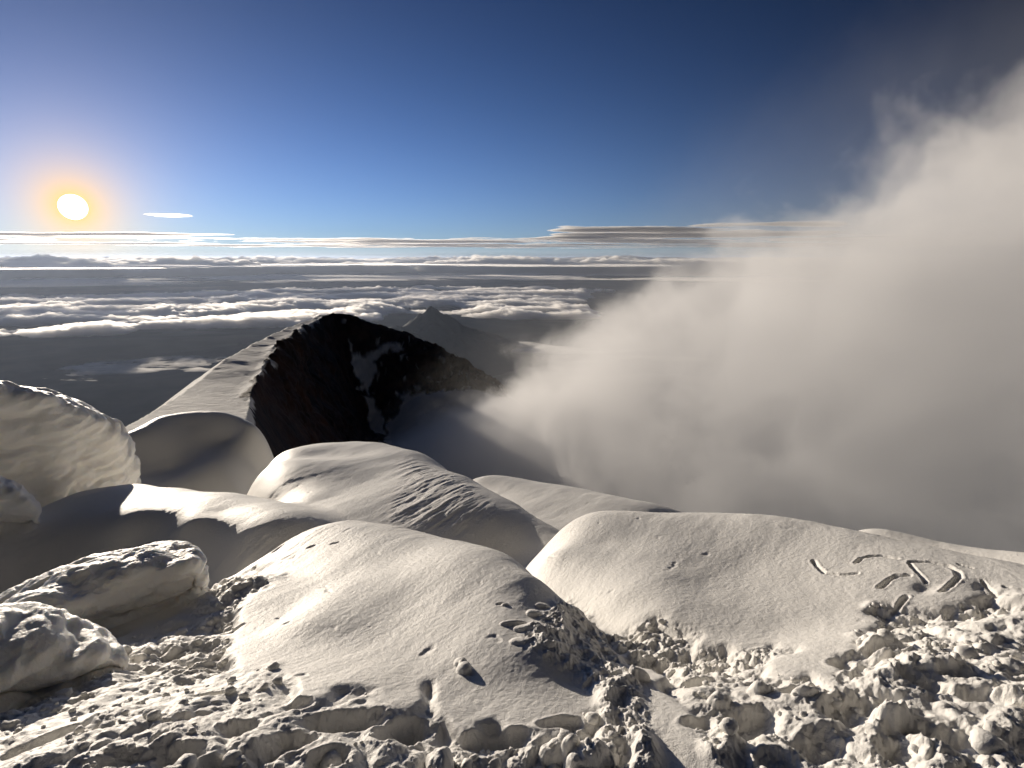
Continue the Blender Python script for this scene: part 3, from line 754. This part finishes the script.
def far_mountain():
    cx, cy, cz = at(431, 309, 16500)
    n = 260; g = np.linspace(-1, 1, n)
    A, B = np.meshgrid(g, g, indexing='ij'); A = A*5600; B = B*4500
    d = np.hypot(A*1.0, B*1.1)
    top = cz+2980
    # right shoulder summit, 90 px off at this range, and broad skirts
    ux, uy = cy/16500, -cx/16500
    Z = top*np.exp(-(d/1750)**1.05)
    def add(px, py, w):
        x, y, z = at(px, py, 16500); a = (x-cx)*ux+(y-cy)*uy
        return (z+2980)*np.exp(-(np.hypot(A-a, B)/w)**1.4)
    Z = smax(Z, add(447, 317, 1000), 60); Z = smax(Z, add(396, 328, 2000), 60); Z = smax(Z, add(466, 330, 2000), 60); Z = smax(Z, add(420, 315, 500), 60)
    Z += fbm2(A/900, B/900, 5, 21, .55, True)*150*sstep(50, 900, Z)
    Z -= 90
    X = cx+A*ux+B*cx/16500; Y = cy+A*uy+B*cy/16500
    o = mesh_obj('mountain', np.stack([X, Y, Z-2900], -1).reshape(-1, 3), grid_faces(n, n)[:, ::-1], M_far)
    tag(o, kind='structure')
far_mountain()

def cloud_mat(name, den=.004, g=.7):
    m, nt, out = new_mat(name)
    pv = N(nt, 'ShaderNodeVolumePrincipled', Density=den, Anisotropy=g); pv.inputs['Color'].default_value = (1, .98, .95, 1)
    nt.links.new(pv.outputs[0], out.inputs['Volume'])
    return m

def cloud_deck(name, label, z0, th, r0, r1, nt_, nr, cell, stretch, thresh, height, oct=6, seed=1, mask=None, under=.25, warp=.5, den=.004, g=.7):
    """flat-based clouds where the noise passes a threshold: rounded tops, shallow undersides, open gaps"""
    X, Y, R, T = polar(th[0], th[1], nt_, r0, r1, nr)
    x = X/cell[0]; y = Y/cell[1]
    wx = fbm2(x*.7, y*.7, 3, seed+40)*warp; wy = fbm2(x*.7, y*.7, 3, seed+50)*warp
    n = fbm2(x+wx, y+wy, oct, seed, .55)
    edge = np.minimum(sstep(r0, r0*1.18, R), 1-sstep(r1*.8, r1, R))
    te = np.radians(6); edge = edge*np.minimum(sstep(math.radians(th[0]), math.radians(th[0])+te, T), 1-sstep(math.radians(th[1])-te, math.radians(th[1]), T))
    c = n-thresh-(1-edge)*.8
    if mask is not None: c = c+mask(X, Y, R, T)
    t = np.maximum(c, 0)
    top = height*np.sqrt(t*3)*(.72+.38*fbm2(x*6, y*6, 3, seed+7)+.34*fbm2(x*19, y*19, 2, seed+8))
    bot = -under*height*np.sqrt(t*3)
    keep = c > 0
    F0 = grid_faces(*X.shape); kf = keep.ravel()[F0].any(1)
    n_ = X.size
    zt = (z0+np.where(keep, top, 0)).ravel(); zb = (z0+np.where(keep, bot, 0)).ravel()
    V = np.concatenate([np.stack([X.ravel(), Y.ravel(), zt], 1), np.stack([X.ravel(), Y.ravel(), zb], 1)])
    Fa = np.concatenate([F0[kf][:, ::-1], F0[kf]+n_])
    used = np.zeros(2*n_, bool); used[Fa.ravel()] = True
    idx = np.cumsum(used)-1
    o = mesh_obj(name, V[used], idx[Fa], cloud_mat('cloud', den, g), True)
    tag(o, label, 'clouds', 'stuff')
    return o

# the sea of clouds, the darker banks above it, and the thin streaks over the horizon
cloud_deck('clouds', 'broken sea of puffy sunlit clouds over the dark plain', -2300, (-60, 12), 19500, 50000, 1700, 520, (4200, 4200), None, -.19, 330, 9, 3, den=.004, g=.62)
cloud_deck('clouds', 'grey cloud bank stretching below the horizon behind the sunlit cloud sea', -1300, (-60, 60), 60000, 200000, 1300, 400, (22000, 15000), None, -.16, 1500, 9, 12, under=.5, den=.0025, g=.5)
cloud_deck('clouds', 'thin bright cloud streaks lying along the horizon under the sun', 4300, (-60, 60), 110000, 300000, 1200, 300, (60000, 22000), None, -.03, 420, 8, 23, den=.0010)
cloud_deck('clouds', 'long thin bright streaks floating over the grey cloud bank', -700, (-60, 20), 42000, 90000, 1100, 320, (19000, 5200), None, .04, 110, 7, 47, den=.003)
cloud_deck('clouds', 'faint pale patches of low cloud over the dark plain at the left', -2560, (-60, 30), 10500, 20000, 900, 400, (4200, 2600), None, .10, 70, 8, 53, den=.0035, g=.4)
cloud_deck('clouds', 'dull grey layer of cloud between the cloud sea and the horizon', -1750, (-60, 40), 40000, 75000, 1000, 330, (16000, 5200), None, -.02, 160, 8, 59, den=.002, g=.35)
wc = at(168, 216, 60000)
cloud_deck('clouds', 'small lone cloud wisp in the clear sky right of the sun', wc[2], (-44, -20), 52000, 68000, 900, 260, (9000, 2500), None, .0, 200, 7, 67, den=.0006, mask=lambda X, Y, R, T: .62-1.25*np.hypot((T-math.atan2(wc[0], wc[1]))/math.radians(4.6), (R-60000)/6500))
cloud_deck('clouds', 'layered streaky cloud bank above the horizon beside the steam', 3300, (0, 34), 56000, 120000, 900, 300, (30000, 9000), None, -.10, 420, 8, 31, den=.0010, g=.55)
#%%SUNOBJ
def haze():
    me = bpy.data.meshes.new('haze'); bb = 330000
    zs = (-3300, 1000)
    v = [(x, y, z) for z in zs for x, y in ((-bb, -bb), (bb, -bb), (bb, bb), (-bb, bb))]
    f = [(3, 2, 1, 0), (4, 5, 6, 7), (0, 1, 5, 4), (1, 2, 6, 5), (2, 3, 7, 6), (3, 0, 4, 7)]
    me.from_pydata(v, [], f); o = bpy.data.objects.new('haze', me); C.objects.link(o)
    m, nt, out = new_mat('haze'); pv = N(nt, 'ShaderNodeVolumePrincipled', Density=3.6e-6, Anisotropy=.45)
    pv.inputs['Color'].default_value = (.64, .76, 1, 1)
    nt.links.new(pv.outputs[0], out.inputs['Volume']); me.materials.append(m)
    tag(o, 'thin bluish air between the summit and the far clouds', 'haze', 'stuff')
if HAZE: haze()

def sun_ball():
    m, nt, out = new_mat('sun'); L = nt.links.new
    e = N(nt, 'ShaderNodeEmission', Color=(1, .9, .68, 1), Strength=4.5); t = N(nt, 'ShaderNodeBsdfTransparent'); a = N(nt, 'ShaderNodeAddShader')
    lw = N(nt, 'ShaderNodeLayerWeight'); lw.inputs['Blend'].default_value = .5
    rm = N(nt, 'ShaderNodeValToRGB'); q = rm.color_ramp.elements       # the disc dims and yellows towards its limb
    q[0].position = .45; q[0].color = (1, .93, .74, 1); q[1].position = .98; q[1].color = (.06, .03, .008, 1)
    L(lw.outputs['Facing'], rm.inputs[0]); L(rm.outputs[0], e.inputs['Color'])
    L(e.outputs[0], a.inputs[0]); L(t.outputs[0], a.inputs[1]); L(a.outputs[0], out.inputs['Surface'])
    m.cycles.emission_sampling = 'NONE'
    bpy.ops.mesh.primitive_uv_sphere_add(segments=64, ring_count=32, radius=500000*math.tan(math.radians(.95)), location=SUN*500000)
    o = bpy.context.object; o.name = 'sun'; o.data.materials.append(m); bpy.ops.object.shade_smooth()
    tag(o, 'round glowing morning sun low above the clouds', 'sun', 'structure')
sun_ball()
#%%END
scene.view_settings.view_transform = 'Standard'
scene.view_settings.look = 'None'
scene.view_settings.exposure = 0.45
scene.cycles.use_denoising = True
scene.cycles.max_bounces = 6
scene.cycles.volume_bounces = 5
scene.cycles.volume_step_rate = 1.0
scene.cycles.volume_max_steps = 64
